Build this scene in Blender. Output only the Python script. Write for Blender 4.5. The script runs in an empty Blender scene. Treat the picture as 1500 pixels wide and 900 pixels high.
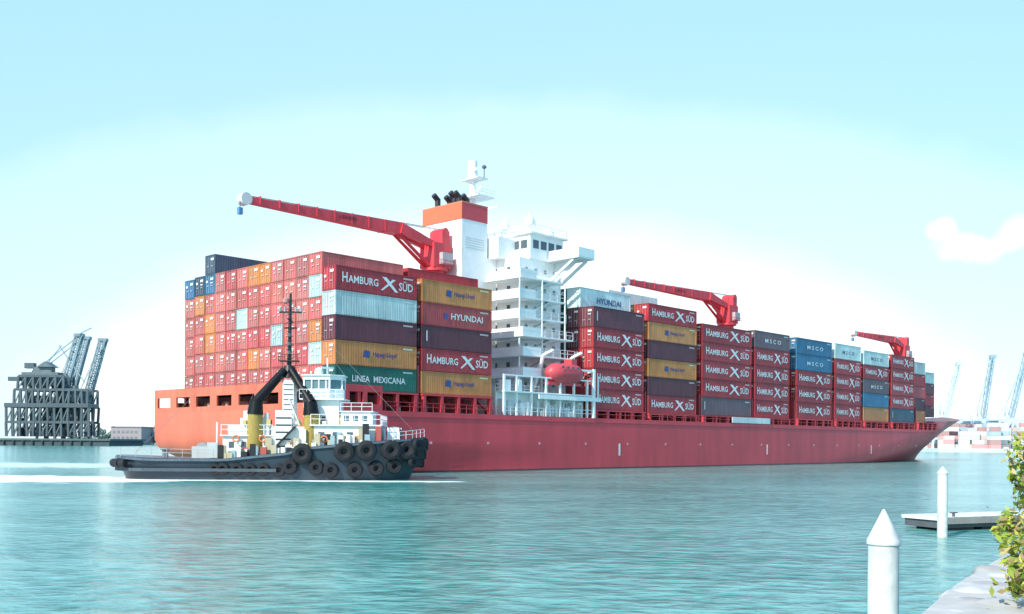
import bpy, math, random
from mathutils import Vector, Matrix
R=random.Random(7)
sc=bpy.context.scene
sc.view_settings.view_transform='Standard'; sc.view_settings.look='None'; sc.view_settings.exposure=0

# ---------------- materials ----------------
def newmat(name):
    m=bpy.data.materials.new(name); m.use_nodes=True
    nt=m.node_tree; return m,nt,nt.nodes['Principled BSDF']
def paint(name,rough=0.5,corr=False,dirt=0.25,scale=0.35,streak=True,metal=0.0,plates=False):
    """painted surface: colour from the mesh colour attribute, weathered by noise"""
    m,nt,b=newmat(name); N=nt.nodes; L=nt.links
    a=N.new('ShaderNodeVertexColor'); a.layer_name='Col'
    tc=N.new('ShaderNodeTexCoord')
    mp=N.new('ShaderNodeMapping'); mp.inputs['Scale'].default_value=(1,1,0.18 if streak else 1)
    L.new(tc.outputs['Object'],mp.inputs[0])
    n=N.new('ShaderNodeTexNoise'); n.inputs['Scale'].default_value=scale*4; n.inputs['Detail'].default_value=5
    L.new(mp.outputs[0],n.inputs['Vector'])
    n2=N.new('ShaderNodeTexNoise'); n2.inputs['Scale'].default_value=scale*.5; n2.inputs['Detail'].default_value=2
    L.new(tc.outputs['Object'],n2.inputs['Vector'])
    ad=N.new('ShaderNodeMath'); ad.operation='ADD'; L.new(n.outputs[0],ad.inputs[0]); L.new(n2.outputs[0],ad.inputs[1])
    mr=N.new('ShaderNodeMapRange'); mr.inputs[1].default_value=.7; mr.inputs[2].default_value=1.3
    mr.inputs[3].default_value=1-dirt; mr.inputs[4].default_value=1+dirt*.4
    L.new(ad.outputs[0],mr.inputs[0])
    mu=N.new('ShaderNodeMixRGB'); mu.blend_type='MULTIPLY'; mu.inputs[0].default_value=1
    L.new(a.outputs[0],mu.inputs[1]); L.new(mr.outputs[0],mu.inputs[2]); L.new(mu.outputs[0],b.inputs['Base Color'])
    b.inputs['Roughness'].default_value=rough; b.inputs['Metallic'].default_value=metal
    if corr:
        s=N.new('ShaderNodeSeparateXYZ'); L.new(tc.outputs['Object'],s.inputs[0])
        x=N.new('ShaderNodeMath'); x.operation='ADD'; L.new(s.outputs[0],x.inputs[0]); L.new(s.outputs[1],x.inputs[1])
        k=N.new('ShaderNodeMath'); k.operation='MULTIPLY'; k.inputs[1].default_value=2*math.pi/0.36; L.new(x.outputs[0],k.inputs[0])
        si=N.new('ShaderNodeMath'); si.operation='SINE'; L.new(k.outputs[0],si.inputs[0])
        bu=N.new('ShaderNodeBump'); bu.inputs['Strength'].default_value=.35; bu.inputs['Distance'].default_value=.03
        L.new(si.outputs[0],bu.inputs['Height']); L.new(bu.outputs[0],b.inputs['Normal'])
    if plates:
        bn=N.new('ShaderNodeTexNoise'); bn.inputs['Scale'].default_value=.4; bn.inputs['Detail'].default_value=2; L.new(tc.outputs['Object'],bn.inputs['Vector'])
        bu=N.new('ShaderNodeBump'); bu.inputs['Strength'].default_value=.4; bu.inputs['Distance'].default_value=.06
        L.new(bn.outputs[0],bu.inputs['Height']); L.new(bu.outputs[0],b.inputs['Normal'])
    return m
M_paint=paint('weathered_paint'); M_cont=paint('container_steel',.5,True,.3,.5)
M_hull=paint('hull_paint',.4,False,.24,.12,plates=True); M_clean=paint('clean_paint',.45,False,.08,.3,False)
M_conc=paint('concrete',.85,False,.25,1.5,False); M_rub=paint('rubber',.8,False,.3,1,False)
M_leaf=paint('leaf',.6,False,.2,3,False)

# ---------------- mesh builder ----------------
class B:
    def __init__(s): s.v=[]; s.f=[]; s.c=[]
    def add(s,vs,fs,col):
        o=len(s.v); s.v+= [tuple(p) for p in vs]
        for f in fs: s.f.append(tuple(i+o for i in f)); s.c.append(col)
    def box(s,x0,x1,y0,y1,z0,z1,col):
        s.add([(x0,y0,z0),(x1,y0,z0),(x1,y1,z0),(x0,y1,z0),(x0,y0,z1),(x1,y0,z1),(x1,y1,z1),(x0,y1,z1)],
          [(0,3,2,1),(4,5,6,7),(0,1,5,4),(1,2,6,5),(2,3,7,6),(3,0,4,7)],col)
    def beam(s,p,q,w,h,col,w2=None,h2=None):
        p=Vector(p);q=Vector(q);d=(q-p).normalized()
        up=Vector((0,0,1)) if abs(d.z)<.98 else Vector((1,0,0))
        a=d.cross(up).normalized(); u=a.cross(d).normalized()
        w2=w if w2 is None else w2; h2=h if h2 is None else h2
        vs=[]
        for c,ww,hh in((p,w,h),(q,w2,h2)):
            for i,j in((-1,-1),(1,-1),(1,1),(-1,1)): vs.append(c+a*i*ww/2+u*j*hh/2)
        s.add(vs,[(0,1,2,3),(7,6,5,4),(0,4,5,1),(1,5,6,2),(2,6,7,3),(3,7,4,0)],col)
    def cyl(s,p,q,r0,r1=None,col=(1,1,1),n=14):
        p=Vector(p);q=Vector(q);d=(q-p).normalized(); r1=r0 if r1 is None else r1
        up=Vector((0,0,1)) if abs(d.z)<.98 else Vector((1,0,0))
        a=d.cross(up).normalized(); u=a.cross(d).normalized(); vs=[]
        for c,r in((p,r0),(q,r1)):
            for i in range(n):
                t=2*math.pi*i/n; vs.append(c+(a*math.cos(t)+u*math.sin(t))*r)
        fs=[(i,(i+1)%n,n+(i+1)%n,n+i) for i in range(n)]+[tuple(range(n))[::-1],tuple(range(n,2*n))]
        s.add(vs,fs,col)
    def lathe(s,c,axis,prof,col,n=16,jit=0):
        """prof: list of (along,r)"""
        c=Vector(c);d=Vector(axis).normalized()
        up=Vector((0,0,1)) if abs(d.z)<.98 else Vector((1,0,0))
        a=d.cross(up).normalized(); u=a.cross(d).normalized(); vs=[];fs=[]
        for l,r in prof:
            for i in range(n):
                t=2*math.pi*i/n; rj=max(r,.002)*(1+R.uniform(-jit,jit)); vs.append(c+d*(l*(1+R.uniform(-jit,jit)))+(a*math.cos(t)+u*math.sin(t))*rj)
        for k in range(len(prof)-1):
            for i in range(n): fs.append((k*n+i,k*n+(i+1)%n,(k+1)*n+(i+1)%n,(k+1)*n+i))
        fs+=[tuple(range(n))[::-1],tuple(range((len(prof)-1)*n,len(prof)*n))]
        s.add(vs,fs,col)
    def torus(s,c,axis,RR,r,col,n=18,m=8):
        c=Vector(c);d=Vector(axis).normalized()
        up=Vector((0,0,1)) if abs(d.z)<.98 else Vector((1,0,0))
        a=d.cross(up).normalized(); u=a.cross(d).normalized(); vs=[];fs=[]
        for i in range(n):
            t=2*math.pi*i/n; e=a*math.cos(t)+u*math.sin(t)
            for j in range(m):
                p=2*math.pi*j/m; vs.append(c+e*(RR+r*math.cos(p))+d*r*math.sin(p))
        for i in range(n):
            for j in range(m): fs.append((i*m+j,((i+1)%n)*m+j,((i+1)%n)*m+(j+1)%m,i*m+(j+1)%m))
        s.add(vs,fs,col)
    def rail(s,pts,h=1.05,col=(.8,.8,.8),step=1.6,t=.05):
        for p,q in zip(pts[:-1],pts[1:]):
            p=Vector(p);q=Vector(q);L=(q-p).length;n=max(1,int(L/step))
            for k in (h,h*.55): s.beam(p+Vector((0,0,k)),q+Vector((0,0,k)),t,t,col)
            for i in range(n+1):
                a=p.lerp(q,i/n); s.beam(a,a+Vector((0,0,h)),t,t,col)
    def build(s,name,mat,parent=None,smooth=False,loc=None,rotz=None,ang=35):
        me=bpy.data.meshes.new(name); me.from_pydata(s.v,[],s.f); me.materials.append(mat)
        ca=me.color_attributes.new('Col','FLOAT_COLOR','CORNER')
        buf=[]
        for p,c in zip(me.polygons,s.c): buf+= [c[0],c[1],c[2],1.0]*p.loop_total
        ca.data.foreach_set('color',buf)
        me.update()
        ob=bpy.data.objects.new(name,me); sc.collection.objects.link(ob)
        if smooth:
            for p in me.polygons: p.use_smooth=True
            try:
                me.set_sharp_from_angle(angle=math.radians(ang))
            except Exception: pass
        if parent: ob.parent=parent
        if loc: ob.location=loc
        if rotz is not None: ob.rotation_euler[2]=rotz
        return ob
def empty(name,loc=(0,0,0),rz=0):
    e=bpy.data.objects.new(name,None); e.location=loc; e.rotation_euler[2]=rz; e.empty_display_size=1
    sc.collection.objects.link(e); return e
_tc={}
def text_geo(body):
    if body in _tc: return _tc[body]
    cu=bpy.data.curves.new('t','FONT'); cu.body=body; cu.resolution_u=2; cu.offset=.016
    ob=bpy.data.objects.new('t',cu); sc.collection.objects.link(ob)
    dg=bpy.context.evaluated_depsgraph_get(); dg.update()
    me=bpy.data.meshes.new_from_object(ob.evaluated_get(dg))
    vs=[v.co.copy() for v in me.vertices]; fs=[tuple(p.vertices) for p in me.polygons]
    bpy.data.objects.remove(ob); bpy.data.curves.remove(cu); bpy.data.meshes.remove(me)
    x0=min(v.x for v in vs);x1=max(v.x for v in vs);y0=min(v.y for v in vs);y1=max(v.y for v in vs)
    vs=[((v.x-x0)/(x1-x0),(v.y-y0)/(y1-y0)) for v in vs]
    _tc[body]=(vs,fs); return _tc[body]
def put_text(b,body,x,y,z,w,h,col):
    vs,fs=text_geo(body); b.add([(x+u*w,y,z+v*h) for u,v in vs],fs,col)

# ---------------- camera ----------------
H=3.75
cam=bpy.data.cameras.new('camera'); co=bpy.data.objects.new('camera',cam); sc.collection.objects.link(co)
co.location=(0,0,H); co.rotation_euler=(math.radians(90),math.radians(-.38),0)
cam.sensor_width=36; cam.lens=36*1480/1500; cam.shift_y=.1327; cam.clip_end=20000; cam.clip_start=.1
sc.camera=co

# ---------------- light ----------------
EL=math.radians(38); az=math.atan2(-.62,-.785)
tosun=Vector((math.sin(az)*math.cos(EL),math.cos(az)*math.cos(EL),math.sin(EL)))
su=bpy.data.lights.new('sun','SUN'); su.energy=5.0; su.angle=math.radians(.5); su.color=(1,.95,.86)
so=bpy.data.objects.new('sun',su); sc.collection.objects.link(so); so.rotation_euler=tosun.to_track_quat('Z','Y').to_euler()
w=bpy.data.worlds.new('World'); sc.world=w; w.use_nodes=True; nt=w.node_tree; N=nt.nodes; L=nt.links
bg=N['Background']; out=N['World Output']
sky=N.new('ShaderNodeTexSky'); sky.sky_type='NISHITA'; sky.sun_disc=False; sky.sun_elevation=EL; sky.sun_rotation=az%(2*math.pi)
L.new(sky.outputs[0],bg.inputs[0]); bg.inputs[1].default_value=.05
tc=N.new('ShaderNodeTexCoord'); sp=N.new('ShaderNodeSeparateXYZ'); L.new(tc.outputs['Generated'],sp.inputs[0])
def M(op,a,b=None):
    n=N.new('ShaderNodeMath'); n.operation=op
    for i,x in enumerate((a,b)):
        if x is None: continue
        if isinstance(x,(int,float)): n.inputs[i].default_value=x
        else: L.new(x,n.inputs[i])
    return n.outputs[0]
xx=M('MULTIPLY',sp.outputs[0],.507); rr=M('SQRT',M('ADD',M('MULTIPLY',xx,xx),M('MULTIPLY',sp.outputs[2],sp.outputs[2])))
nz=N.new('ShaderNodeTexNoise'); nz.inputs['Scale'].default_value=20; nz.inputs['Detail'].default_value=3
L.new(tc.outputs['Generated'],nz.inputs['Vector'])
rr=M('ADD',rr,M('MULTIPLY',M('SUBTRACT',nz.outputs[0],.5),.02))
rp=N.new('ShaderNodeValToRGB'); L.new(rr,rp.inputs[0]); e=rp.color_ramp.elements
cols=[(.0,(1,1,1)),(.19,(.95,.99,1)),(.235,(.63,.885,1)),(.31,(.59,.865,1)),(.335,(.45,.77,1)),(.42,(.41,.74,1)),(.45,(.28,.64,.97)),(.9,(.17,.46,.87))]
e[0].position=0;e[0].color=(*cols[0][1],1);e[1].position=.9;e[1].color=(*cols[-1][1],1)
for p,c in cols[1:-1]:
    k=e.new(p);k.color=(*c,1)
def cloud(prev,d0,rad,sx):
    d0=Vector(d0).normalized(); vm=N.new('ShaderNodeVectorMath'); vm.operation='SUBTRACT'; L.new(tc.outputs['Generated'],vm.inputs[0]); vm.inputs[1].default_value=d0
    mp=N.new('ShaderNodeVectorMath'); mp.operation='MULTIPLY'; L.new(vm.outputs[0],mp.inputs[0]); mp.inputs[1].default_value=(1/sx,1/sx,1)
    ln=N.new('ShaderNodeVectorMath'); ln.operation='LENGTH'; L.new(mp.outputs[0],ln.inputs[0])
    v=M('ADD',M('DIVIDE',ln.outputs['Value'],rad),M('MULTIPLY',M('SUBTRACT',nz.outputs[0],.5),2.6))
    mr=N.new('ShaderNodeMapRange'); mr.inputs[1].default_value=1.15; mr.inputs[2].default_value=.6; L.new(v,mr.inputs[0])
    mx=N.new('ShaderNodeMixRGB'); L.new(mr.outputs[0],mx.inputs[0]); L.new(prev,mx.inputs[1]); mx.inputs[2].default_value=(.9,.98,1,1)
    return mx.outputs[0]
cc=cloud(rp.outputs[0],(.455,1,.198),.013,2.4); cc=cloud(cc,(.425,1,.213),.009,1.4); cc=cloud(cc,(.50,1,.208),.014,2.0)
bg2=N.new('ShaderNodeBackground'); L.new(cc,bg2.inputs[0]); bg2.inputs[1].default_value=1.0
ash=N.new('ShaderNodeAddShader'); L.new(bg.outputs[0],ash.inputs[0]); L.new(bg2.outputs[0],ash.inputs[1]); L.new(ash.outputs[0],out.inputs[0])

# ---------------- water ----------------
m,nt,b=newmat('sea_water'); N=nt.nodes; L=nt.links
tc=N.new('ShaderNodeTexCoord')
def noise(sc_,det,mapscale=(1,1,1),rot=0):
    mp=N.new('ShaderNodeMapping'); mp.inputs['Scale'].default_value=mapscale; mp.inputs['Rotation'].default_value=(0,0,rot)
    L.new(tc.outputs['Object'],mp.inputs[0]); n=N.new('ShaderNodeTexNoise'); n.inputs['Scale'].default_value=sc_; n.inputs['Detail'].default_value=det
    L.new(mp.outputs[0],n.inputs['Vector']); return n.outputs[0]
a1=noise(1.5,5,(.75,1.1,1),.3); a2=noise(.35,3,(.8,1.2,1),-.2); a3=noise(.05,3,(.5,1.3,1))
hsum=M('ADD',M('MULTIPLY',a1,.6),M('MULTIPLY',a2,.6))
bu=N.new('ShaderNodeBump'); bu.inputs['Strength'].default_value=1; bu.inputs['Distance'].default_value=.2; L.new(hsum,bu.inputs['Height'])
L.new(bu.outputs[0],b.inputs['Normal'])
rp=N.new('ShaderNodeValToRGB'); rp.color_ramp.elements[0].position=.42; rp.color_ramp.elements[0].color=(.025,.23,.20,1)
rp.color_ramp.elements[1].position=.58; rp.color_ramp.elements[1].color=(.17,.46,.40,1)
L.new(M('ADD',M('MULTIPLY',a3,.3),M('ADD',M('MULTIPLY',a1,.45),M('MULTIPLY',a2,.25))),rp.inputs[0])
# wake foam behind the tug, laid out in world position
s3=N.new('ShaderNodeSeparateXYZ'); L.new(tc.outputs['Object'],s3.inputs[0])
fn=noise(.7,5,(.45,1.2,1))
def foam(yc,w0,grow,x_on,x_off,amp):
    dy=M('ABSOLUTE',M('SUBTRACT',s3.outputs[1],yc)); wd=M('ADD',w0,M('MULTIPLY',M('MAXIMUM',M('SUBTRACT',-38.0,s3.outputs[0]),0),grow))
    fm=M('SUBTRACT',1,M('DIVIDE',dy,wd)); fx=N.new('ShaderNodeMapRange'); fx.inputs[1].default_value=x_on; fx.inputs[2].default_value=x_off; L.new(s3.outputs[0],fx.inputs[0])
    fo=M('MULTIPLY',M('ADD',M('MULTIPLY',fm,1.3),M('MULTIPLY',M('SUBTRACT',fn,.5),amp)),fx.outputs[0])
    fr=N.new('ShaderNodeMapRange'); fr.inputs[1].default_value=.05; fr.inputs[2].default_value=.3; L.new(fo,fr.inputs[0]); return fr.outputs[0]
ff=M('MAXIMUM',M('MAXIMUM',foam(97.0,8.0,.12,-30,-36,2.4),foam(96.4,1.6,0,-4,-10,3.2)),M('MULTIPLY',foam(150,16,0,-46,-60,4.0),.6))
mx=N.new('ShaderNodeMixRGB'); L.new(ff,mx.inputs[0]); L.new(rp.outputs[0],mx.inputs[1]); mx.inputs[2].default_value=(.92,.94,.94,1)
L.new(mx.outputs[0],b.inputs['Base Color'])
b.inputs['IOR'].default_value=1.33
L.new(M('ADD',.15,M('MULTIPLY',ff,.7)),b.inputs['Roughness'])
wb=B(); wb.add([(-9000,-300,0),(9000,-300,0),(9000,12000,0),(-9000,12000,0)],[(0,1,2,3)],(1,1,1)); wb.build('water',m)

# ---------------- container ship ----------------
ship=empty('container_ship',(-20.1,114.5,-.65),math.atan2(.725,.688))
HB=17.5; YC=17.0
RED=(.74,.062,.078); RED_LIT=(.76,.18,.10); WHT=(.9,.91,.90)  # stern gets a copy of the hull red with sunlight mixed into its colour
def lerp(a,b,t): return a+(b-a)*t
zl=[-1,.3,.9,1.5,2.2,2.9,3.6,4.6,5.6,6.6,7.4,8.1]
def send(z):
    return lerp(206,221,max(0,min(1,(z)/8.1))**.85)
def sst(z):
    return {0:12,1:9,2:5,3:1.5,4:-1.8,5:-3.0,6:-3.6}.get(z,-4)
ts=[0,.012,.03,.06,.12,.2,.3,.4,.5,.58,.64]+[.68+.02*i for i in range(16)]+[.995,1]
hb=B(); rows=[]
for k,z in enumerate(zl):
    r=[]
    for t in ts:
        s=sst(k)+t*(send(z)-sst(k)); q=max(0,z)/8.1
        st=lerp(120,172,q); p=lerp(1.7,2.6,q)
        h=HB if s<st else HB*(1-((s-st)/(send(z)-st))**p)
        if s<25 and z<3.6: h*=1-(3.6-max(z,0))/3.6*.35*((25-s)/29)**2
        zz=z
        if s>178: # sheer to forecastle
            f=min(1,(s-178)/8); zz=z+ (z/8.1)*(2.4*f*f*(3-2*f)+2.2*max(0,(s-186)/36)**1.5)*(1 if z>0 else 0)
        r.append((s,h,zz))
    rows.append(r)
nT=len(ts)
for side in(-1,1):
    vs=[(s+ (max(0,zz-8.1)*1.4*min(1,max(0,(s-186)/20)) if s>186 else 0),YC+side*h,zz) for r in rows for s,h,zz in r]; fs=[]
    for k in range(len(zl)-1):
        for i in range(nT-1):
            f=(k*nT+i,k*nT+i+1,(k+1)*nT+i+1,(k+1)*nT+i); fs.append(f if side<0 else f[::-1])
    o=len(hb.v); hb.v+=vs
    for f in fs:
        zc=sum(vs[i][2] for i in f)/4
        hb.f.append(tuple(i+o for i in f)); hb.c.append((.18,.035,.05) if zc<.95 else RED)
    if side==-1: o0=o
    else: o1=o
for k in range(len(zl)-1):   # transom
    hb.f.append((o0+k*nT,o0+(k+1)*nT,o1+(k+1)*nT,o1+k*nT)); hb.c.append((.12,.03,.03) if zl[k]<.9 else RED_LIT)
K=(len(zl)-1)*nT
for i in range(nT-1):
    hb.f.append((o0+K+i,o0+K+i+1,o1+K+i+1,o1+K+i)); hb.c.append((.25,.06,.05))
hb.build('hull',M_hull,ship,True)
d=B()
# poop mooring-deck wall with openings
y0,y1=-.5,34.5
def openwall(b,pts_fn,n,z0,z1,za,zb,pw,col,th=.25):
    for a0,a1,zz0,zz1 in [(0,1,z0,za),(0,1,zb,z1)]: pts_fn(a0,a1,zz0,zz1,th,col)
    for i in range(n+1):
        c=i/n; pts_fn(max(0,c-pw/2),min(1,c+pw/2),za+.003,zb-.003,th*.9,col)
def tw(a0,a1,z0,z1,th,col): d.box(-4,-4+th,lerp(y0,y1,a0),lerp(y0,y1,a1),z0,z1,col)
openwall(d,tw,7,8.1,11.1,8.7,10.0,.045,RED_LIT)
def sw(a0,a1,z0,z1,th,col): d.box(lerp(-3.74,6.5,a0),lerp(-3.74,6.5,a1),y0,y0+th,z0,z1,col)
openwall(d,sw,4,8.1,11.0,8.8,10.2,.06,RED)
def pw_(a0,a1,z0,z1,th,col): d.box(lerp(-3.74,6.5,a0),lerp(-3.74,6.5,a1),y1-th,y1,z0,z1,col)
openwall(d,pw_,4,8.1,11.0,8.8,10.2,.06,RED)
d.box(-3.7,7,-.2,34.2,10.25,10.38,(.3,.06,.05))
for i in range(8):
    yy=2+i*4.2; d.cyl((-2.4,yy,8.1),(-2.4,yy,9.2),.35,.35,(.7,.4,.3),10); d.cyl((-1.2,yy+1,8.9),(-1.2,yy+2.6,8.9),.6,.6,(.6,.2,.15),10)
bays=[(0,12.2),(12.95,25.2),(46.4,58.9),(60.0,73.6),(75.3,91.3),(92.4,105.2),(108,122.6),(124,136),(137.4,150),(151.4,164.2),(166,177.5),(179.6,190)]
BASE=[10.4,10.4,9.4,9.2,9.3,9.3,9.5,9.6,9.6,9.7,9.9,11.6]
for bi,((a,bb),bs) in enumerate(zip(bays,BASE)):
    if a>178: continue
    d.box(a+.2,bb-.2,2.6,31.4,8.1,bs-.35,(.24,.05,.05))
    n=5; 
    for i in range(n):
        x=lerp(a+.35,bb-.35,i/(n-1))
        d.box(x-.22,x+.22,-.3,.25,8.1,bs-.25,RED); d.box(x-.22,x+.22,33.75,34.3,8.1,bs-.25,RED)
        d.beam((x,0,8.3),(x,2.4,bs-.5),.25,.25,RED)
        if R.random()<.7: d.box(x+.6,x+1.5,.9,1.5,8.1,8.1+R.uniform(.5,1.2),R.choice([(.6,.12,.12),(.5,.5,.48),(.3,.05,.05)]))
    d.box(a,bb,-.32,2.5,bs-.25,bs-.05,RED); d.box(a,bb,31.5,34.3,bs-.25,bs-.05,RED)
    if bi>0: d.box(a-.5,a-.15,0.2,33.8,8.1,bs+3.4,(.4,.05,.06))   # lashing bridge
d.rail([(7,-.4,8.1),(26,-.4,8.1)],1.1,RED,1.8,.06); d.rail([(47,-.4,8.1),(178,-.4,8.1)],1.1,(.6,.08,.10),2.2,.07)
d.box(186,188,8,26,8.1,12.6,RED)
d.box(7,176,-.56,-.5,7.35,7.5,(.5,.05,.075))
for x in (52,96,140): 
    d.box(x,x+.35,-.53,-.505,2.6,4.4,(.8,.8,.8))
for i in range(16):
    x=14+i*10; d.box(x,x+.35,-.53,-.505,4.2,4.5,(.7,.45,.45))
d.box(84,97,-.62,-.5,8.15,9.15,(.75,.78,.78))   # stowed gangway
d.build('deck_structure',M_paint,ship)

# containers
CR=(.50,.036,.046); BR=(.17,.04,.055); OR=(.70,.25,.065); WH=(.68,.80,.78); GR=(.02,.15,.11); BL=(.04,.19,.34); HY=(.60,.07,.07); GY=(.20,.12,.14); DB=(.07,.11,.16); PK=(.64,.15,.13); LG=(.5,.68,.68)
side=[ [('H',CR),('',WH),('',BR),('P',OR),('L',GR)],
 [('P',OR),('Y',HY),('',BR),('H',CR),('P',OR)],
 [('',BR),('H',CR),('H',CR),('H',CR),('H',CR)],
 [('H',CR),('P',OR),('',BR),('P',OR),('',BR),('H',CR)],
 [('H',CR),('H',CR),('H',CR),('H',CR),('',GY)],
 [('W',GY),('H',CR),('H',CR),('H',CR),('H',CR)],
 [('W',BL),('W',BL),('H',CR),('H',CR),('H',CR)],
 [('W',WH),('H',CR),('H',CR),('H',CR),('H',CR)],
 [('W',WH),('H',CR),('W',GY),('',BL),('',OR)],
 [('H',CR),('H',CR),('H',CR),('H',CR),('',DB)],
 [('',WH),('',CR),('',HY),('',BR),('',OR)],
 [('',LG),('',BR),('',CR),('',BR)] ]
HH=[2.83,2.83,3.05,2.88,3.08,3.15,3.1,3.1,3.0,3.0,2.9,2.8]
cb=B(); mk=B(); PITCH=2.62
def cont(x0,x1,y,z,h,col,ends=False,sides=False):
    j=R.uniform(.86,1.1); g=sum(col)/3; fd=R.uniform(0,.08); c=tuple((v*(1-fd)+g*fd)*j for v in col)
    x0+=.03+R.uniform(0,.07);x1-=.03; ya=y+.05; yb=y+PITCH-.08; zb=z+h-.05
    cb.box(x0,x1,ya,yb,z,zb,c)
    dk=tuple(v*.75 for v in c)
    if sides:
        for za,zc in((z,z+.16),(zb-.13,zb)): cb.box(x0,x1,ya-.05,ya-.003,za,zc,dk)
        for xa in(x0,x1-.18): cb.box(xa,xa+.18,ya-.055,ya-.006,z+.163,zb-.133,c)
    if ends:
        for yy in(ya,yb-.14): cb.box(x0-.06,x0-.003,yy,yy+.14,z,zb,c)
        for za in(z,zb-.13): cb.box(x0-.055,x0-.006,ya+.143,yb-.143,za,za+.13,dk)
        lt=tuple(min(.8,v*.6+.28) for v in c)
        for q in(.2,.4,.6,.8):
            yy=lerp(ya,yb,q); mk.box(x0-.09,x0-.06,yy-.025,yy+.025,z+.15,zb-.15,lt)
        for q in(.3,.7):
            mk.box(x0-.1,x0-.062,lerp(ya,yb,q)-.22,lerp(ya,yb,q)+.22,z+1.0,z+1.12,lt)
        mk.box(x0-.095,x0-.062,ya+.3,ya+1.0,zb-.75,zb-.45,(.78,.76,.74))
        if R.random()<.6: mk.box(x0-.095,x0-.062,ya+.45,ya+1.0,zb-1.2,zb-1.05,(.7,.7,.7))
        if R.random()<.5: mk.box(x0-.095,x0-.062,yb-.8,yb-.4,z+1.5,z+1.8,(.75,.7,.68))
ends_pal=[PK,PK,PK,PK,PK,PK,CR,CR,HY,OR,LG,BR,PK]
for bi,((a,bb),bs) in enumerate(zip(bays,BASE)):
    h=HH[bi]; rows_=side[bi]; n=len(rows_)
    ncol=13 if bi<10 else (11 if bi==10 else 9); off=0 if bi<10 else (PITCH if bi==10 else 2*PITCH)
    for c in range(ncol):
        y=off+c*PITCH
        if c==0:
            for r,(tag,col) in enumerate(rows_):
                z=bs+(n-1-r)*h; cont(a,bb,y,z,h,col,True,True)
                W=bb-a; s=W/12.2; yy=y-.02
                wc=(.84,.84,.84)
                if tag=='H':
                    put_text(mk,'H',a+.9*s,yy,z+h*.34,.75*s,h*.40,wc)
                    put_text(mk,'AMBURG',a+1.75*s,yy,z+h*.34,4.4*s,h*.31,wc)
                    put_text(mk,'SÜD',a+9.3*s,yy,z+h*.30,2.2*s,h*.42,wc)
                    x=a+6.5*s
                    mk.add([(x,yy,z+h*.22),(x+.35*s,yy,z+h*.22),(x+2.3*s,yy,z+h*.72),(x+1.8*s,yy,z+h*.72)],[(0,1,2,3)],wc)
                    mk.add([(x+.2*s,yy-.003,z+h*.78),(x+.9*s,yy-.003,z+h*.78),(x+2.7*s,yy-.003,z+h*.2),(x+2.2*s,yy-.003,z+h*.2)],[(0,1,2,3)],wc)
                if tag=='P':
                    put_text(mk,'Hapag-Lloyd',a+5.4*s,yy,z+h*.36,3.6*s,h*.26,(.04,.08,.25))
                    mk.add([(a+4*s,yy,z+h*.38),(a+4.9*s,yy,z+h*.34),(a+5.0*s,yy,z+h*.62),(a+4.2*s,yy,z+h*.66)],[(0,1,2,3)],(.04,.08,.3))
                if tag=='Y':
                    put_text(mk,'HYUNDAI',a+4.9*s,yy,z+h*.36,5.6*s,h*.28,wc); mk.box(a+3.8*s,a+4.4*s,yy-.01,yy,z+h*.36,z+h*.62,(.05,.1,.3))
                if tag=='L': put_text(mk,'LINEA  MEXICANA',a+2.4*s,yy,z+h*.34,8*s,h*.26,wc)
                if tag=='W': put_text(mk,'M S C O',a+3.5*s,yy,z+h*.34,5.5*s,h*.24,wc if col!=WH else (.1,.15,.3))
                if tag=='' and R.random()<.6: mk.box(a+.8,a+.95,yy-.01,yy,z+h*.3,z+h*.75,wc)
                mk.box(bb-2.2,bb-.7,yy-.01,yy,z+h*.8,z+h*.87,tuple(min(.7,v+.4) for v in col))
            continue
        if bi==0:
            h2=2.6; b2=10.8; nr=6; 
            if c==10: nr=7
            if c==12: b2=10.6
            for r in range(nr):
                col=R.choices([PK,(.60,.11,.11),(.66,.19,.15),OR,(.56,.18,.16)],[8,3,3,.3,3])[0]
                t=nr-1-r
                if c==12 and t==0: col=BL
                if c==11 and t in(0,): col=DB
                if c==11 and t==1: col=OR
                if c==10: col=[DB,BL,PK,OR,OR,PK,PK][t]
                if c in(5,6) and t==0: col=OR
                if c==7 and t==2: col=LG
                if c==1: col=[PK,LG,PK,OR,LG,PK][t]
                if c==4 and t==3: col=LG
                cont(a,bb,y,b2+r*h2,h2,col,True,c<3)
            continue
        nr=n
        if bi==1: nr=6; 
        if bi==2 and c in(1,2,3,4): nr=6
        if bi==3 and c>=2: nr=n+ (1 if c in (3,4) else 0)
        hh=h if bi!=1 else 2.6; b2=bs if bi!=1 else 10.6
        for r in range(nr):
            t=nr-1-r; col=R.choice(ends_pal) if bi>1 else R.choice([CR,PK,HY])
            if bi==2 and nr==6 and t==0: col=WH if c==1 else GR
            if bi==3 and nr==n+1 and t==0: col=WH
            if bi==2 and c<3 and t>0: col=R.choice([CR,BR,DB,GR])
            if bi>2 and not(bi==3 and nr==n+1 and t==0): col=R.choice([CR,BR,HY,CR,OR])
            cont(a,bb,y,b2+r*hh,hh,col,bi>1 and c<3,c<3)
put_text(mk,'HYUNDAI',bays[2][0]+4,PITCH-.03,BASE[2]+5*HH[2]+.9,6,.9,(.05,.12,.3))
cb.build('container_stacks',M_cont,ship); mk.build('container_markings',M_clean,ship)

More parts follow.
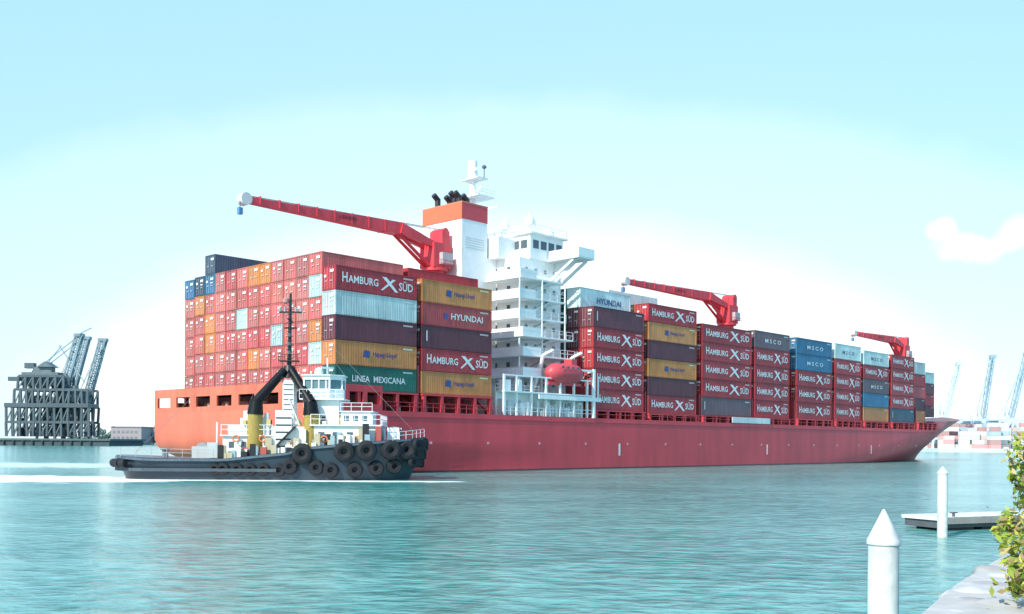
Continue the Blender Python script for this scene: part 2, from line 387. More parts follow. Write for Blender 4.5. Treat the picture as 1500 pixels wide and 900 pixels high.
# superstructure
a=B(); G=(.08,.12,.14); SH=(.68,.72,.73)
a.box(27.2,45.6,1.2,32.8,8.1,11.2,WHT)
a.box(36,45,5.2,28.8,11.2,31,WHT)
a.box(29,35.99,9.8,24,11.2,31,WHT)
a.box(34.5,38,8,24,31,34,WHT)
a.box(29,34,9.8,18,31,36,WHT)
a.box(29-.05,34.05,9.75,18.05,36,38.3,(.66,.07,.08)); a.box(28.9,28.95,9.75,18.05,36,38.3,(.75,.18,.08)); a.box(28.9,34.1,9.7,18.1,38.3,38.45,(.7,.25,.15))  # thin aft plate paints sunlit orange over the red funnel band
for i,(x,y) in enumerate([(30,11.5),(30.5,13),(31,14.5),(30,16),(32,12),(32.5,15.5),(33,13.5)]):
    a.cyl((x,y,38.4),(x,y,39.6+.3*(i%2)),.42,.42,(.03,.03,.035),10); a.cyl((x,y,39.4+.3*(i%2)),(x-.8,y,40+.3*(i%2)),.42,.42,(.03,.03,.035),10)
for z in(24,28): a.box(29-.01,29,10.5,12,z,z+1.6,SH)
for i in range(5): a.box(29.6,33.4,9.77,9.8,32+i*.35,32.15+i*.35,SH)
# wheelhouse & bridge wings
a.box(38,45.2,5,29,31.003,34.6,WHT); a.box(37.6,45.7,4.4,29.6,34.6,34.8,WHT)
a.box(41.8,45.4,-.9,4.99,31,31.25,SH); a.box(41.8,45.4,29.01,34.9,31,31.25,SH)
for (ya,yb) in((-.9,4.99),(29.01,34.9)):
    a.box(41.8,41.95,ya,yb,31.25,32.5,WHT); a.box(45.25,45.4,ya,yb,31.25,32.5,WHT)
a.box(41.95,45.25,-.9,-.75,31.25,32.5,WHT)
a.beam((42.2,5.1,28),(42.2,.3,30.95),.35,.35,WHT); a.beam((45,5.1,28),(45,.3,30.95),.35,.35,WHT)
a.add([(43.5,5.1,28),(43.5,.3,30.98),(43.5,5.1,30.98)],[(0,1,2)],SH)
for y in [5.6+i*1.6 for i in range(15)]:
    a.box(37.95,37.99,y,y+1.2,32.6,33.8,G); a.box(45.21,45.25,y,y+1.2,32.6,33.8,G)
for x in(38.6,40.3,42,43.7): a.box(x,x+1.2,4.95,4.99,32.6,33.8,G)
for k in range(7):
    z=12.4+k*2.75
    for x in (37.2,39.2,41.2,43.2): a.box(x,x+.5,5.15,5.19,z+.25,z+.8,(.25,.3,.32))
    for y in [7+i*2.6 for i in range(8)]: a.box(35.92,35.99 ,y,y+.6,z+.2,z+.85,G)
for i,z in enumerate([13.6,16.5,19.2,21.9,24.7,27.5]):
    o=.0 if i<3 else .5
    a.box(33+o,44.5-i*.4,1.6+o*2,5.19,z,z+.22,WHT); a.rail([(33+o,9,z+.2),(33+o,1.65+o*2,z+.2),(44.5-i*.4,1.65+o*2,z+.2)],1.1,WHT,1.5,.06)
    a.box(33+o,36.8,1.62+o*2,1.66+o*2,z+.2,z+1.25,WHT); a.box(33+o,33.04+o,1.7+o*2,9,z+.2,z+1.25,WHT)
    a.box(33+o,35.9,5.2,9.7,z,z+.2,WHT)
    a.beam((34,3.2+.6*(i%2),z-2.7),(40,3.2+.6*(i%2),z),.9,.12,SH)
    for x in(33.3,38,43): a.beam((x,2.6,z-2.7),(x,2.6,z),.16,.16,WHT)
a.rail([(29,9.8,31),(29,24,31)],1.1,WHT); a.rail([(37.7,4.6,34.8),(45.6,4.6,34.8),(45.6,29.4,34.8)],1.1,WHT,1.4); a.rail([(37.7,4.6,34.8),(37.7,29.4,34.8)],1.1,WHT,1.4)
a.rail([(34.5,8.1,34),(38,8.1,34)],1.1,WHT,1)
# lower decks clutter, starboard
a.rail([(27.2,-.3,8.1),(46,-.3,8.1)],1.1,WHT,1.3,.07)
a.rail([(27.2,1.3,11.2),(36,1.3,11.2)],1.1,WHT,1.3,.07)
for x in(27.6,30,33,36,39,42,45): a.beam((x,.0,8.1),(x,.0,13.5),.28,.28,WHT)
a.box(27.4,46.3,-.3,1.6,11.2,11.4,WHT); a.box(34,47.5,-.6,-.4,10.5,11.1,WHT)
a.box(27.4,46,-.1,.1,13.4,13.6,WHT)
a.beam((45.9,-.5,8.1),(45.9,-.5,15.2),.4,.4,WHT); a.beam((45.9,-.5,14.9),(43,-.5,14.9),.25,.3,WHT); a.beam((46.9,-.5,10.8),(46.9,-.5,14.2),.2,.2,WHT)
for x in(29,31.5,41): a.box(x,x+1.2,.6,1.18,8.2,10.2,SH)
a.box(28,29.2,.3,1.4,11.4,12.9,WHT); a.cyl((31,.6,11.4),(31,.6,13),.5,.5,WHT,10)
for i in range(30):
    x=R.uniform(27.5,45); a.box(x,x+R.uniform(.3,1.1),R.uniform(-.1,.5),1.15,8.15,8.2+R.uniform(.5,2.2),R.choice([WHT,SH,(.4,.45,.46),(.6,.65,.62)]))
# davit + lifeboat
for x in(36.8,43): 
    a.beam((x,3.4,11.4),(x,1.2,16.8),.4,.4,WHT); a.beam((x,1.2,16.8),(x,-.6,17.4),.35,.35,WHT)
# masts
a.cyl((38,17,34),(38,17,44),.8,.45,WHT); a.cyl((38,17,44),(38,17,47.2),.8,.7,WHT); a.box(36.4,40,14.2,19.5,41.4,41.6,WHT); a.rail([(36.4,14.2,41.6),(40,14.2,41.6)],.9,WHT,.8)
a.box(36.8,39,14.6,18.4,44.2,44.35,WHT); a.beam((36.8,14,42.6),(39.5,17.5,42.6),.25,.35,WHT); a.beam((38,11.5,39.5),(38,22,39.5),.2,.2,WHT)
a.beam((37,15,45.6),(39,19,45.6),.2,.3,WHT); a.cyl((38,14.5,44.3),(38,14.5,46),.07,.07,G,6); a.lathe((38,14.5,45.6),(0,0,1),[(0,.1),(.15,.35),(.4,.35),(.6,.1)],G,8)
for dz,(x,y) in((37.9,(43,9.8)),(37.4,(42,14)),(36.9,(40,7))):
    a.cyl((x,y,34.8),(x,y,dz+1.5),.25,.1,WHT,8); a.lathe((x,y,dz-.6),(0,0,1),[(0,.2),(.2,.7),(.8,.75),(1.3,.5),(1.5,.1)],WHT,12)
    a.beam((x-.8,y-.8,dz-.8),(x+.8,y+.8,dz-.8),.15,.15,SH)
for i in range(16):
    x=R.uniform(35,45);y=R.uniform(5,20); a.cyl((x,y,34),(x,y,35.3+R.random()*2),.06,.05,SH,5)
a.lathe((44,7,34.8),(0,0,1),[(0,.9),(.5,1),(1.1,.9),(1.6,.5),(1.8,.05)],WHT)
a.build('superstructure',M_clean,ship,True)
lb=B(); LB=(.66,.08,.10)
lb.lathe((36.9,.3,14.3),(1,0,0),[(-.3,.1),(0,.8),(.8,1.3),(2,1.5),(4.5,1.5),(5.8,1.35),(6.5,.9),(6.9,.15)],LB,18)
lb.box(41,42.2,-.4,1,15.4,16.4,LB); lb.box(36.9,43.5,-.1,.7,12.6,13,LB)
for i in range(4): lb.box(38+i*1.1,38.5+i*1.1,-1.22,-1.15,14.9,15.2,(.1,.12,.13))
lb.build('lifeboat',M_clean,ship,True)

# deck cranes
def crane(s,w_,zp,tip,k):
    c=B(); RC=(.70,.06,.08)
    c.cyl((s,w_,8.2),(s,w_,zp-4.5),1.45,1.35,RC,18); c.cyl((s,w_,zp-4.5),(s,w_,zp-4.1),1.9,1.9,RC,18)
    c.box(s-1.5,s+1.7,w_-1.5,w_+1.5,zp-4.1,zp-.6,RC); c.box(s+.2,s+1.6,w_-1.3,w_+1.3,zp-.6,zp+1.3,RC)
    c.cyl((s+.9,w_-1.35,zp+1.2),(s+.9,w_+1.35,zp+1.2),.5,.5,RC)
    c.box(s-.5,s+1.4,w_-2.2,w_-1.51,zp-3.6,zp-2,(.5,.5,.52)); c.rail([(s-1.8,w_-2.3,zp-4.1),(s+1.8,w_-2.3,zp-4.1)],1,RC,.8)
    kx=lerp(s,tip,.22)
    for dy in(-.75,.75):
        c.beam((s-1.2,w_+dy*1.2,zp-.9),(kx,w_+dy,zp+.5),.55,.9,RC,.5,1.5)
    c.beam((kx+.6,w_,zp+.45),(tip+1,w_,zp+.25),1.6,1.6,RC,.7,.75)
    for i in range(9):
        x=lerp(kx,tip,i/9); c.beam((x,w_-.83+.04*i,zp+.45),(x,w_+.83-.04*i,zp+.45),.12,1.75-.1*i,RC)
    c.cyl((s-1.6,w_-.5,zp-3.8),(kx,w_-.5,zp-.4),.28,.2,RC,8); c.cyl((s-1.6,w_+.5,zp-3.8),(kx,w_+.5,zp-.4),.28,.2,RC,8)
    c.beam((s+.9,w_-.3,zp+1.6),(tip+1,w_-.2,zp+.75),.07,.07,(.15,.1,.1)); c.beam((s+.9,w_+.3,zp+1.6),(tip+1,w_+.2,zp+.75),.07,.07,(.15,.1,.1))
    c.lathe((tip+.8,w_-.55,zp+.3),(0,1,0),[(0,.75),(1.1,.75)],(.75,.7,.68),14)
    c.cyl((tip+.2,w_,zp+.2),(tip+.2,w_,zp-1.0),.05,.05,(.1,.1,.1),6); c.box(tip-.05,tip+.45,w_-.25,w_+.25,zp-1.6,zp-.8,(.1,.25,.45))
    put_text(c,'LIEBHERR',lerp(kx,tip,.42),w_-.86,zp+.2,2.8,.45,(.1,.02,.03))
    c.build('deck_crane'+k,M_paint,ship,True)
crane(26.8,13,33,-4.6,''); crane(106.6,14.5,32.6,72.3,'_mid'); crane(192,14.5,31,163,'_fore')
fm_=B(); fm_.cyl((205,17,10),(205,17,24),.4,.2,WHT); fm_.beam((205,15.5,19),(205,18.5,19),.2,.2,WHT); fm_.build('foremast',M_clean,ship,True)

# ---------------- tug ----------------
tug=empty('tugboat',(-23.9,102,0),math.radians(1.5))
t=B(); NV=(.03,.05,.07)
def tdeck(s): 
    if s<-4: return 2.05+ (max(0,-s-11)*.06)
    if s<2.5: return lerp(2.05,2.75,(s+4)/6.5)
    return lerp(3.1,4.25,min(1,(s-2.5)/12.5))
def thb(s,q):
    e0=-15.6+ (1-q)*1.2; e1=15.2-(1-q)*1.9
    u=(s-e0)/(e1-e0); u=max(0,min(1,u))
    f=1.0
    if u<.13: f=math.sqrt(max(0,1-((.13-u)/.13)**2))*.9+.1*(u/.13)
    if u>.7: f=math.sqrt(max(0,1-((u-.7)/.3)**2.2))
    return 4.7*f*lerp(.9,1,q)
S=[-15.6,-15.3,-14.6,-13.8,-12.5,-10,-7,-4.01,-3.99,-1,2.49,2.51,5,7,9,11,12.5,13.6,14.4,14.9,15.15,15.2]
qs=[0,.15,.4,.7,1.0]
for side_ in(-1,1):
    o=len(t.v)
    for q in qs:
        for s in S:
            e0=-15.6+(1-q)*1.2; e1=15.2-(1-q)*1.9; s2=e0+(s+15.6)/30.8*(e1-e0)
            t.v.append((s2,side_*thb(s2,q),lerp(-.6,tdeck(s),q)))
    n=len(S)
    for k in range(len(qs)-1):
        for i in range(n-1):
            f=(o+k*n+i,o+k*n+i+1,o+(k+1)*n+i+1,o+(k+1)*n+i); t.f.append(f if side_<0 else f[::-1]); t.c.append(NV)
    if side_<0: oa=o
    else: ob_=o
n=len(S);K=(len(qs)-1)*n
for i in range(n-1):
    t.f.append((oa+K+i,oa+K+i+1,ob_+K+i+1,ob_+K+i)); t.c.append((.12,.14,.15))
t.build('hull',M_hull,tug,True)
t=B()
for i in range(26):   # rubbing strake / grey cap
    s0=-15+i*1.15; s1=s0+1.15
    for sd in(-1,1):
        t.beam((s0,sd*(thb(s0,1)+.05),tdeck(s0)-.15),(s1,sd*(thb(s1,1)+.05),tdeck(s1)-.15),.25,.22,(.10,.15,.19))
        if s1<2: t.beam((s0,sd*(thb(s0,1)+.08),.95),(s1,sd*(thb(s1,1)+.08),.95),.3,.3,(.07,.1,.12))
BK=(.014,.016,.02)
for i,s in enumerate([3.6,7.6,9.7,12.0,13.4]):
    h=thb(s,.8)
    for sd in(-1,1): t.torus((s,sd*(h+.22),2.5+.16*i+R.uniform(-.15,.15)),(0.12*i*.8,sd,R.uniform(-.1,.1)),.62,.40,BK)
for i,s in enumerate([2.4,4.9,6.3,8.6,10.6,12.3]):
    h=thb(s,.5)
    for sd in(-1,1): t.torus((s,sd*(h+.2),1.15+R.uniform(-.2,.2)),(0.1*i*.6,sd,R.uniform(-.1,.1)),.48,.30,BK,14,6)
for i in range(6):
    s=-5+i*1.25+R.uniform(-.3,.3)
    for sd in(-1,1): t.torus((s,sd*(thb(s,.5)+.25),1.05+R.uniform(-.1,.1)),(0,sd,0),.42,.22,BK,14,6)
for z in(3.5,2.7,1.9):
    for aa in range(-4,5):
        an=aa*.22; s=14.9-abs(aa)*.18; t.torus((s-(3.4-z)*.25+.25,math.sin(an)*4.2*.75,z+R.uniform(-.1,.1)),(1,math.sin(an),0),.4,.28,BK,12,6)
for k in range(12):  # stern roll fender
    an=math.pi*(.5+k/12); an2=math.pi*(.5+(k+1)/12)
    f=lambda q:(-13.4+2.1*math.cos(q)*1.05,4.5*math.sin(q),1.55)
    t.cyl(f(an),f(an2),.42,.42,BK,10)
t.build('tyre_fenders',M_rub,tug,True)
t=B(); YE=(.72,.56,.16); W2=(.84,.88,.88)
t.box(-4.6,.2,-2.6,2.6,2.4,4.3,W2); t.box(-4.2,-.2,-2.2,2.2,4.3,5.3,W2); t.box(-4.8,.4,-2.9,2.9,4.25,4.35,W2)
t.rail([(-4.7,-2.85,4.35),(.3,-2.85,4.35)],1,W2,.8,.05); t.rail([(-14,-4.1,2.2),(-5,-4.5,2.1)],.8,(.4,.42,.42),1.5,.05)
for x in(-4,-2.8,-1.6): t.box(x,x+.5,-2.64,-2.6,3.1,3.7,G)
t.box(0.2,4.6,-2.8,2.8,2.8,5.2,W2); t.box(4.2,10.8,-3,3,3.3,5.3,W2); t.box(4.0,11,-3.3,3.3,5.3,5.42,W2)
t.box(6.9,9.9,-2.3,2.3,5.42,6.7,W2); t.box(6.8,10.1,-2.5,2.5,6.7,6.8,W2)
for x in(4.8,6.2,7.6,9.0): t.box(x,x+.6,-3.04,-3.0,4.1,4.7,G)
for x in(7.2,8.1,9.0): t.box(x,x+.5,-2.34,-2.3,5.8,6.35,(.10,.16,.18))
# raised wheelhouse on its trunk
t.box(3.1,6.6,-1.7,1.7,5.42,8.0,W2); t.box(2.8,7.2,-2.3,2.3,7.9,8.02,W2)
pts=[(4.6,-2.0),(7.4,-2.2),(8.6,-1.2),(8.6,1.2),(7.4,2.2),(4.6,2.0)]
def prism(z0,z1,sc_,col,dx=-1.6):
    cx=6.6; vs=[(cx+dx+(x-cx)*sc_,y*sc_,z) for z in(z0,z1) for x,y in pts]; k=len(pts)
    t.add(vs,[(i,(i+1)%k,k+(i+1)%k,k+i) for i in range(k)]+[tuple(range(k))[::-1],tuple(range(k,2*k))],col)
prism(8.03,9.0,.92,W2); prism(9.0,9.9,.9,(.12,.22,.25)); prism(9.9,10.3,.96,W2); prism(10.3,10.4,1.04,W2)
for i in range(len(pts)):
    x,y=pts[i]; t.beam((6.6-1.6+(x-6.6)*.91,y*.91,9.0),(6.6-1.6+(x-6.6)*.91,y*.91,9.9),.16,.16,W2)
for x in(3.9,4.6,5.3): t.box(x,x+.12,-1.98,-1.75,9.0,9.9,W2)
t.rail([(4.1,-3.2,5.42),(10.9,-3.2,5.42),(10.9,3.2,5.42)],1,W2,.8,.05)
t.rail([(2.8,-2.25,8.02),(7.1,-2.25,8.02)],.9,W2,.7,.05); t.rail([(6.9,-2.4,6.8),(10,-2.4,6.8)],.8,W2,.8,.05)
t.cyl((5.2,0,10.4),(5.2,0,12.2),.1,.06,W2,8); t.beam((4.7,-.7,11.2),(5.7,.7,11.2),.12,.2,W2); t.lathe((4.2,.8,10.4),(0,0,1),[(0,.3),(.3,.45),(.7,.4),(.9,.1)],W2,10)
t.beam((2.9,-2.5,5.4),(1.9,-2.5,7.9),.6,.1,W2)
# funnels forming inverted V, yellow bases
for x0,yy in((-1.5,-1.9),(4.0,-1.9),):
    for sd in(1,-1):
        yb=yy*sd*-1 if sd<0 else yy
        yb*=1.25
        t.cyl((x0,yb,3),(x0,yb,6.6),.78,.72,YE,14)
        t.cyl((x0,yb,6.4),(x0+.1*(1 if x0<0 else -1),yb,7.7),.79,.62,BK,14)
        t.cyl((x0+.0,yb,7.5),(1.35+(-.35 if x0<0 else .35),yb*.25,10.9),.55,.4,BK,12)
        t.cyl((x0-.3,yb-.3,7.5),(.9 if x0<0 else 1.8,yb*.3-.3,10.2),.16,.16,(.05,.055,.06),8)
t.cyl((1.35,0,10.2),(1.35,0,11.4),.85,.5,BK,12); t.cyl((1.35,0,11),(1.45,0,18.7),.24,.12,BK,10)
t.box(.4,2.3,-.6,.6,11.8,11.9,BK); t.rail([(.4,-.6,11.9),(2.3,-.6,11.9)],.6,BK,.5,.05)
t.beam((.3,0,16.8),(2.6,0,16.8),.16,.16,BK); t.beam((.8,0,15.2),(2.1,0,15.2),.14,.14,BK); t.beam((1.4,-1.1,16.0),(1.4,1.1,16.0),.12,.12,BK)
for x in(.4,.9,2.0,2.5): t.cyl((x,0,16.85),(x,0,17.3),.13,.13,(.35,.35,.36),8)
t.lathe((1.0,-.1,17.6),(0,0,1),[(0,.05),(.15,.3),(.5,.32),(.7,.1)],(.5,.25,.22),10)
for z in(12.5,13.4,14.3): t.cyl((1.4,-.35,z),(1.4,-.35,z+.35),.2,.2,(.12,.13,.14),8)
for z in [11.2+.45*i for i in range(14)]: t.beam((1.1,-.22,z),(1.8,-.22,z),.05,.05,BK)
for q in((-3.5,0,5.3),(7,0,10.4),(14.3,0,4.5),(-14,0,2.5)): t.beam((1.4,0,17.8),q,.03,.03,(.2,.2,.2))
# centre trunk, stairs, winches, clutter
t.box(.6,2.2,-3.0,-2.81,2.6,6.8,W2); t.beam((.3,-3.2,2.8),(2.6,-3.2,5.2),.7,.12,BK); t.box(.9,2.0,-1.0,.9,5.2,9.9,W2)
for i in range(9): t.box(1.0,1.9,-1.05,-1.0,5.4+i*.5,5.5+i*.5,(.15,.17,.18))
for i in range(5): t.box(.65,2.15,-3.06,-3.0,3.2+i*.7,3.32+i*.7,BK)
t.cyl((12,-1.3,4.6),(12,1.3,4.6),.75,.75,(.12,.14,.15),14); t.box(11.4,12.6,-1.5,-1.3,3.8,5.2,W2); t.box(11.4,12.6,1.3,1.5,3.8,5.2,W2)
t.cyl((-7,-1.2,2.9),(-7,1.2,2.9),.7,.7,(.3,.32,.32),14); t.box(-7.9,-6.1,-1.6,-1.25,2,3.2,(.5,.53,.53)); t.box(-7.9,-6.1,1.25,1.6,2,3.2,(.5,.53,.53))
t.box(-5.9,-4.9,-3.4,-2.8,2.1,3.6,(.5,.55,.55)); t.beam((-5.2,-2.5,2.2),(-5.2,-2.5,5.6),.12,.12,W2)
t.lathe((-11,0,2.0),(0,0,1),[(0,.3),(.8,.3),(.85,.5),(1,.5)],(.2,.22,.22),10)
t.rail([(12.2,-3.9,3.9),(14,-2.6,4.1),(15,0,4.3)],.8,W2,.7,.04)
for i in range(75):
    x=R.uniform(-5,10.5); y=-R.uniform(2.9,4.2); z=tdeck(x); s=R.uniform(.15,.5)
    t.box(x,x+s*1.3,y,y+s,z-.1,z+s*R.uniform(1,4),R.choice([W2,W2,(.3,.33,.33),BK,(.5,.45,.3),(.45,.1,.08),(.3,.45,.5)]))
for i in range(30):
    x=R.uniform(-4,10); y=-R.uniform(1.2,2.6); z=5.3; s=R.uniform(.15,.4)
    t.box(x,x+s*1.3,y,y+s,z,z+s*R.uniform(1.5,4),R.choice([W2,W2,(.5,.53,.53),BK,(.6,.5,.2)]))
for x in(-3.2,-.6,5.4,8.6): t.torus((x,-3.06,4.0),(0,1,0),.3,.08,(.75,.25,.1),12,6)
t.build('deckhouse',M_clean,tug,True)

# ---------------- left harbour: quay + cranes ----------------
def P(x,y,Y): return ((x-750)/1480*Y, H+(646-y)/1480*Y)
YL=650
q=B(); X0,_=P(-700,0,YL);X1,_=P(160,0,YL)
q.box(X0,X1,YL,YL+60,-1,3.4,(.07,.10,.11)); q.box(X0,X1+1,YL-1,YL+61,3.4,4.6,(.12,.16,.17))
for i in range(60): q.cyl((X0+i*6.2,YL-.5,-1),(X0+i*6.2,YL-.5,3.4),.7,.7,(.05,.07,.08),8)
q.build('quay',M_conc)
HZ=(.14,.20,.23)
def hoist(name,xc,sc_,boom_dx,boom_top,col,Y,base=4.6,flip=1,bw=1.0,bcol=None):
    """ship-to-shore crane with raised boom"""
    g=B(); bcol=bcol or col
    W=14*sc_; D=18*sc_; zt=26*sc_
    for sx in(-1,1):
        for sy in(-1,1):
            g.beam((sx*W/2,sy*D/2,0),(sx*W/2*.85,sy*D/2,zt),1.6*sc_,1.6*sc_,col)
        g.beam((sx*W/2,-D/2,9*sc_),(sx*W/2,D/2,9*sc_),1.2*sc_,1.5*sc_,col)
        g.beam((sx*W/2,-D/2,9*sc_),(sx*W/2*.85,D/2,zt),.7*sc_,.7*sc_,col)
        g.beam((sx*W/2,D/2,9*sc_),(sx*W/2*.85,-D/2,zt),.7*sc_,.7*sc_,col)
    for sy in(-1,1):
        for z in(9*sc_,zt): g.beam((-W/2,sy*D/2,z),(W/2,sy*D/2,z),1.4*sc_,1.8*sc_,col)
        g.beam((-W/2,sy*D/2,9*sc_),(W/2*.85,sy*D/2,zt),.7*sc_,.7*sc_,col)
    g.box(-W/2-6*sc_,W/2+4*sc_,-4*sc_,4*sc_,zt+.8*sc_,zt+3*sc_,col)
    g.box(-W/2-5*sc_,-1*sc_,-3.4*sc_,3.4*sc_,zt+3*sc_,zt+8*sc_,tuple(v*1.2 for v in col))
    ap=(W/2*.5,0,zt+15*sc_)
    for sy in(-1,1):
        g.beam((W/2*.8,sy*4*sc_,zt),(ap[0],sy*1.5*sc_,ap[2]),.9*sc_,.9*sc_,col)
        g.beam((-W/2,sy*4*sc_,zt+2*sc_),(ap[0],sy*1.5*sc_,ap[2]),.6*sc_,.6*sc_,col)
        p0=Vector((W/2+3*sc_,sy*2.4*sc_,zt+2*sc_)); p1=Vector((W/2+3*sc_+boom_dx,sy*2.0*sc_,boom_top))
        g.beam(p0,p1,.8*sc_*bw,1.1*sc_*bw,bcol); off=Vector((-3.2*sc_*bw,0,0)); g.beam(p0+off,p1+off,.7*sc_*bw,.7*sc_*bw,bcol)
        n=9
        for i in range(n):
            a_=p0.lerp(p1,i/n); b_=p0.lerp(p1,(i+1)/n)+off; g.beam(a_,b_,.4*sc_*bw,.4*sc_*bw,bcol); g.beam(a_,a_+off,.4*sc_*bw,.4*sc_*bw,bcol)
        g.beam(ap,p0.lerp(p1,.75)+off,.3*sc_,.3*sc_,bcol)
    g.box(p1.x-4*sc_*bw,p1.x+1,-2.5*sc_,2.5*sc_,p1.z-1,p1.z+1,bcol)
    g.build(name,M_paint,None,False,(xc,Y,base),0 if flip>0 else math.pi)
for x,y,k in((60,0,1.5),(72,18,1.3),(98,30,1.5)):
    X,_=P(x,0,YL+y); hoist('gantry_crane',X,.82,12,68,HZ,YL+14+y,bw=k,bcol=(.24,.34,.39))
# bulk loader: latticed steel structure in front
g=B()
def pb(x0,x1,ya,yb,d0,d1,col):
    a0,z1=P(x0,ya,YL); a1,z0=P(x1,yb,YL); g.box(a0,a1,YL+d0,YL+d1,z0,z1,col)
D1=(.08,.115,.135); D2=(.14,.19,.21)
pb(2,126,592,598,3,20,D1); pb(24,78,546,566,6,16,D2); pb(40,66,538,546,8,14,D2); pb(86,120,574,590,6,16,D2); pb(4,22,553,559,6,10,D1); pb(26,40,532,540,8,12,D1)
a0,z0=P(46,538,YL);a1,_=P(70,538,YL);am,zm=P(58,530,YL)
g.add([(a0,YL+6,z0),(a1,YL+6,z0),(am,YL+6,zm),(a0,YL+16,z0),(a1,YL+16,z0),(am,YL+16,zm)],[(0,1,2),(5,4,3),(0,3,4,1),(1,4,5,2),(2,5,3,0)],D2)
lv=[(641,4,126),(620,4,126),(597,4,126),(572,16,124),(552,22,88)]
for (yb_,xa_,xb_),(yt_,xc_,xd_) in zip(lv[:-1],lv[1:]):
    n=12 if yt_>560 else 6
    for dd in(4,12,20):
        for i in range(n+1):
            p=P(lerp(xc_,xd_,i/n)+R.uniform(-1.5,1.5),yb_,YL); q_=P(lerp(xc_,xd_,i/n),yt_,YL)
            g.beam((p[0],YL+dd,p[1]),(q_[0],YL+dd,q_[1]),1.3,1.3,D1)
            if i<n and R.random()<.8:
                r_=P(lerp(xc_,xd_,(i+1)/n),yt_,YL); g.beam((p[0],YL+dd,p[1]),(r_[0],YL+dd,r_[1]),.6,.6,D2)
        p=P(xc_,yt_,YL);q_=P(xd_,yt_,YL); g.beam((p[0],YL+dd,p[1]),(q_[0],YL+dd,q_[1]),1,1.6,D1)
for i in range(34):
    x=R.uniform(6,116); y=R.choice([641,620,597,590,572]); pb(x,x+R.uniform(3,9),y-R.uniform(4,16),y,6+R.uniform(0,4),14,R.choice([D1,D2,(.22,.27,.29),(.1,.13,.14)]))
for (xa_,ya_,xb_,yb_) in((34,548,98,492),(38,552,102,497),(98,492,120,478),(60,530,75,505),(75,505,110,560),(10,590,34,540)):
    p=P(xa_,ya_,YL);q_=P(xb_,yb_,YL); g.beam((p[0],YL+10,p[1]),(q_[0],YL+14,q_[1]),.55,.6,(.3,.4,.45))
g.build('bulk_loader',M_paint)
# left tree line and warehouse
g=B()
for i in range(900):
    x=R.uniform(100,420); Yt=900+R.uniform(0,40); X,_=P(x,0,Yt)
    hh=(8+4*math.sin(x*.09)+3*math.sin(x*.31)+R.uniform(-2,2))
    z=R.uniform(.5,max(2,hh)); r=R.uniform(1.2,2.8); c=R.uniform(.7,1.3)
    g.lathe((X,Yt,z+1),(R.uniform(-.4,.4),R.uniform(-.4,.4),1),[(-r*.7,r*.2),(-r*.2,r),(r*.4,r*.8),(r*.8,r*.2)],(.15*c,.23*c,.19*c),6)
g.build('tree_line',M_leaf)
g=B(); xa,_=P(110,0,895); xb,_=P(500,0,895); g.box(xa,xb,890,1000,-1,1.6,(.35,.36,.32)); g.build('shore',M_conc)
g=B(); xa,_=P(166,0,885); xb,_=P(210,0,885); g.box(xa,xb,880,910,1.5,15,(.42,.34,.35)); g.box(xa-.5,xb+.5,879.5,910.5,15,15.8,(.25,.25,.27))
for i in range(6): g.box(xa+1.5+i*3.8,xa+3.8+i*3.8,879.85,880,2,7,(.22,.22,.24))
for i in range(6): g.box(xa+1.5+i*3.8,xa+3.8+i*3.8,879.85,880,10,12,(.22,.24,.26))
g.build('warehouse',M_conc)

# ---------------- right harbour ----------------
YR=600; HZ2=(.62,.74,.78)  # terminal cranes, stacks and shed: distance haze put into pale base colours
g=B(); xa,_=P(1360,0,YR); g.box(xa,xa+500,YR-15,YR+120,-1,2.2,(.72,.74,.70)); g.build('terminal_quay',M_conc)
g=B()
for i in range(150):
    x=xa+8+R.uniform(0,110); yy=YR+R.uniform(0,60); n=R.randint(2,6)
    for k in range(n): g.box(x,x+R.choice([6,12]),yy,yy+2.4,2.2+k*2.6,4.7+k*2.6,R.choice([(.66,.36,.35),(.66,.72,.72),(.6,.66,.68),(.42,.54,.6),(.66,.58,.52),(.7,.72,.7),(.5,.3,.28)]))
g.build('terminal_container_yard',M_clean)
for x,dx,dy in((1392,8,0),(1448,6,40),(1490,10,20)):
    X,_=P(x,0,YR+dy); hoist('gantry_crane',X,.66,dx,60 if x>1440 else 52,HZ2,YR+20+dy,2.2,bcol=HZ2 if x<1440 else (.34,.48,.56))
g=B(); xb=xa+32; g.box(xb,xb+60,YR+60,YR+90,2.2,17,(.7,.72,.72)); g.add([(xb-1,YR+59,17),(xb+61,YR+59,17),(xb+61,YR+75,22),(xb-1,YR+75,22),(xb-1,YR+91,17),(xb+61,YR+91,17)],[(0,1,2,3),(3,2,5,4),(0,3,4),(1,5,2)],(.6,.64,.66))
for i in range(9): g.box(xb+3+i*6.4,xb+6.5+i*6.4,YR+59.9,YR+60,3,8,(.35,.4,.42))
g.build('terminal_shed',M_clean)

# ---------------- foreground right ----------------
def pile(name,X,Y,r,ztip,zsh):
    g=B(); g.lathe((X,Y,-1),(0,0,1),[(0,r),(1.7,r),(1.75,r*1.02),(zsh+1-.02,r*1.0),(zsh+1,r*1.1),(zsh+1.05,r*1.1),(ztip+1-.02,r*.12),(ztip+1,.01)],(.74,.74,.70),32)
    g.build(name,M_conc,None,True)
pile('mooring_pile',4.79,13,.19,2.93,2.48)
pile('mooring_pile.001',17.7,41.5,.2,2.9,2.6)
g=B(); ang=math.radians(24)
g.box(0,26,-1.0,1.0,.12,.46,(.1,.11,.12)); g.box(-.1,26,-1.1,1.1,.46,.6,(.8,.8,.76))
g.box(-.14,26,-1.16,-1.11,.3,.6,(.3,.28,.26))
for i in range(12): g.box(.6+i*2.1,2.2+i*2.1,-.9,.9,-.2,.12,(.05,.05,.055))
for i in range(50): g.box(i*.52,i*.52+.015,-1.1,1.1,.6,.604,(.3,.3,.29))
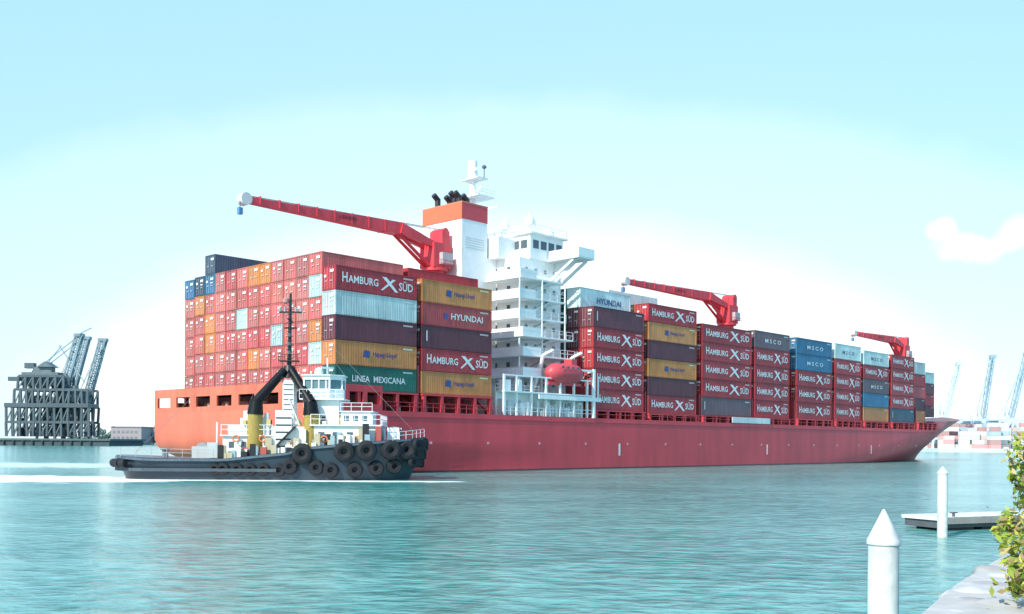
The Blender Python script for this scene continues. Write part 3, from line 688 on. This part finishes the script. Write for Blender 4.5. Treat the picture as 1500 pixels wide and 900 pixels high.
for i in range(5): g.cyl((1+i*5,-.85,.6),(1+i*5,-.85,.75),.06,.06,(.1,.1,.1),8); g.box(.8+i*5,1.2+i*5,-.89,-.81,.75,.8,(.1,.1,.1))
g.build('floating_dock',M_conc,None,False,(18.4,45.3,0),ang)
# seawall
g=B()
pl=[(1.2,4.3),(2.55,6.4),(3.6,8.15),(5.2,10.55),(7,12.3),(12,16),(14,4)]
k=len(pl)
vs=[(x,y,z) for z in(-1,2.64) for x,y in pl]
g.add(vs,[(i,k+i,k+(i+1)%k,(i+1)%k) for i in range(k)]+[tuple(range(k,2*k))],(.60,.56,.51))
g.build('seawall',M_conc)
g=B()
for row in range(2):
    for i in range(22):
        tt=i/22; x=lerp(2.1,5.3,tt)+row*.22+.12+R.uniform(-.06,.06); y=lerp(5.6,10.5,tt)-row*.16+R.uniform(-.12,.12)
        r=R.uniform(.10,.22); v=R.uniform(.42,.7)
        g.lathe((x,y,2.58),(R.uniform(-.25,.25),R.uniform(-.25,.25),1),[(-r*.6,r*.8),(-r*.15,r),(r*.12,r*.95),(r*.26,r*.75),(r*.34,r*.4),(r*.36,r*.1)],(v,v*.95,v*.87),11,.07)
g.build('riprap_rocks',M_conc,None,True,ang=70)
g=B(); g.beam((3.35,6.3,2.66),(4.9,8.4,3.1),.07,.10,(.45,.35,.25)); g.beam((4.9,8.4,2.6),(4.9,8.4,3.15),.08,.08,(.45,.35,.25)); g.beam((3.35,6.3,2.6),(3.35,6.3,2.76),.08,.08,(.45,.35,.25)); g.build('timber_rail',M_conc)
# bush
g=B()
cl=[(1500,655,.13),(1496,685,.10),(1512,700,.18),(1502,735,.11),(1485,775,.11),(1500,790,.15),(1472,768,.05),(1488,805,.09),(1498,835,.11),(1508,850,.13),(1488,860,.05),(1525,670,.22),(1530,760,.26),(1540,840,.26),(1512,640,.08),(1478,758,.05),(1495,712,.06),(1462,778,.03),(1484,700,.03)]
for x,y,r in cl:
    Yb=(9.8 if y<800 else 7.0)+R.uniform(-.3,.3); c=Vector(((x-750)/1480*Yb,Yb,H-(y-654)/1480*Yb))
    stem=Vector((5.7,9.9,2.6)) if y<800 else Vector((4.2,7.3,2.6))
    mid=stem.lerp(c,.5)+Vector((.08,0,.08)); g.cyl(stem,mid,.02,.012,(.2,.14,.09),6); g.cyl(mid,c,.012,.005,(.2,.14,.09),6)
    for i in range(int(560*r)+20):
        p=c+Vector((R.gauss(0,r*.5),R.gauss(0,r*.6),R.gauss(0,r*.5)))
        d1=Vector((R.gauss(0,1),R.gauss(0,1),R.gauss(0,.7))).normalized(); d2=d1.cross(Vector((R.gauss(0,1),R.gauss(0,1),R.gauss(0,1)))).normalized()
        l=R.uniform(.03,.055); w_=l*.4; k=R.uniform(.7,1.4)
        col=R.choice([(.34*k,.42*k,.04*k),(.20*k,.30*k,.04*k),(.46*k,.46*k,.07*k),(.4*k,.3*k,.12*k)])
        g.add([p-d1*l,p+d2*w_,p+d1*l,p-d2*w_],[(0,1,2,3)],col)
g.build('bush',M_leaf)
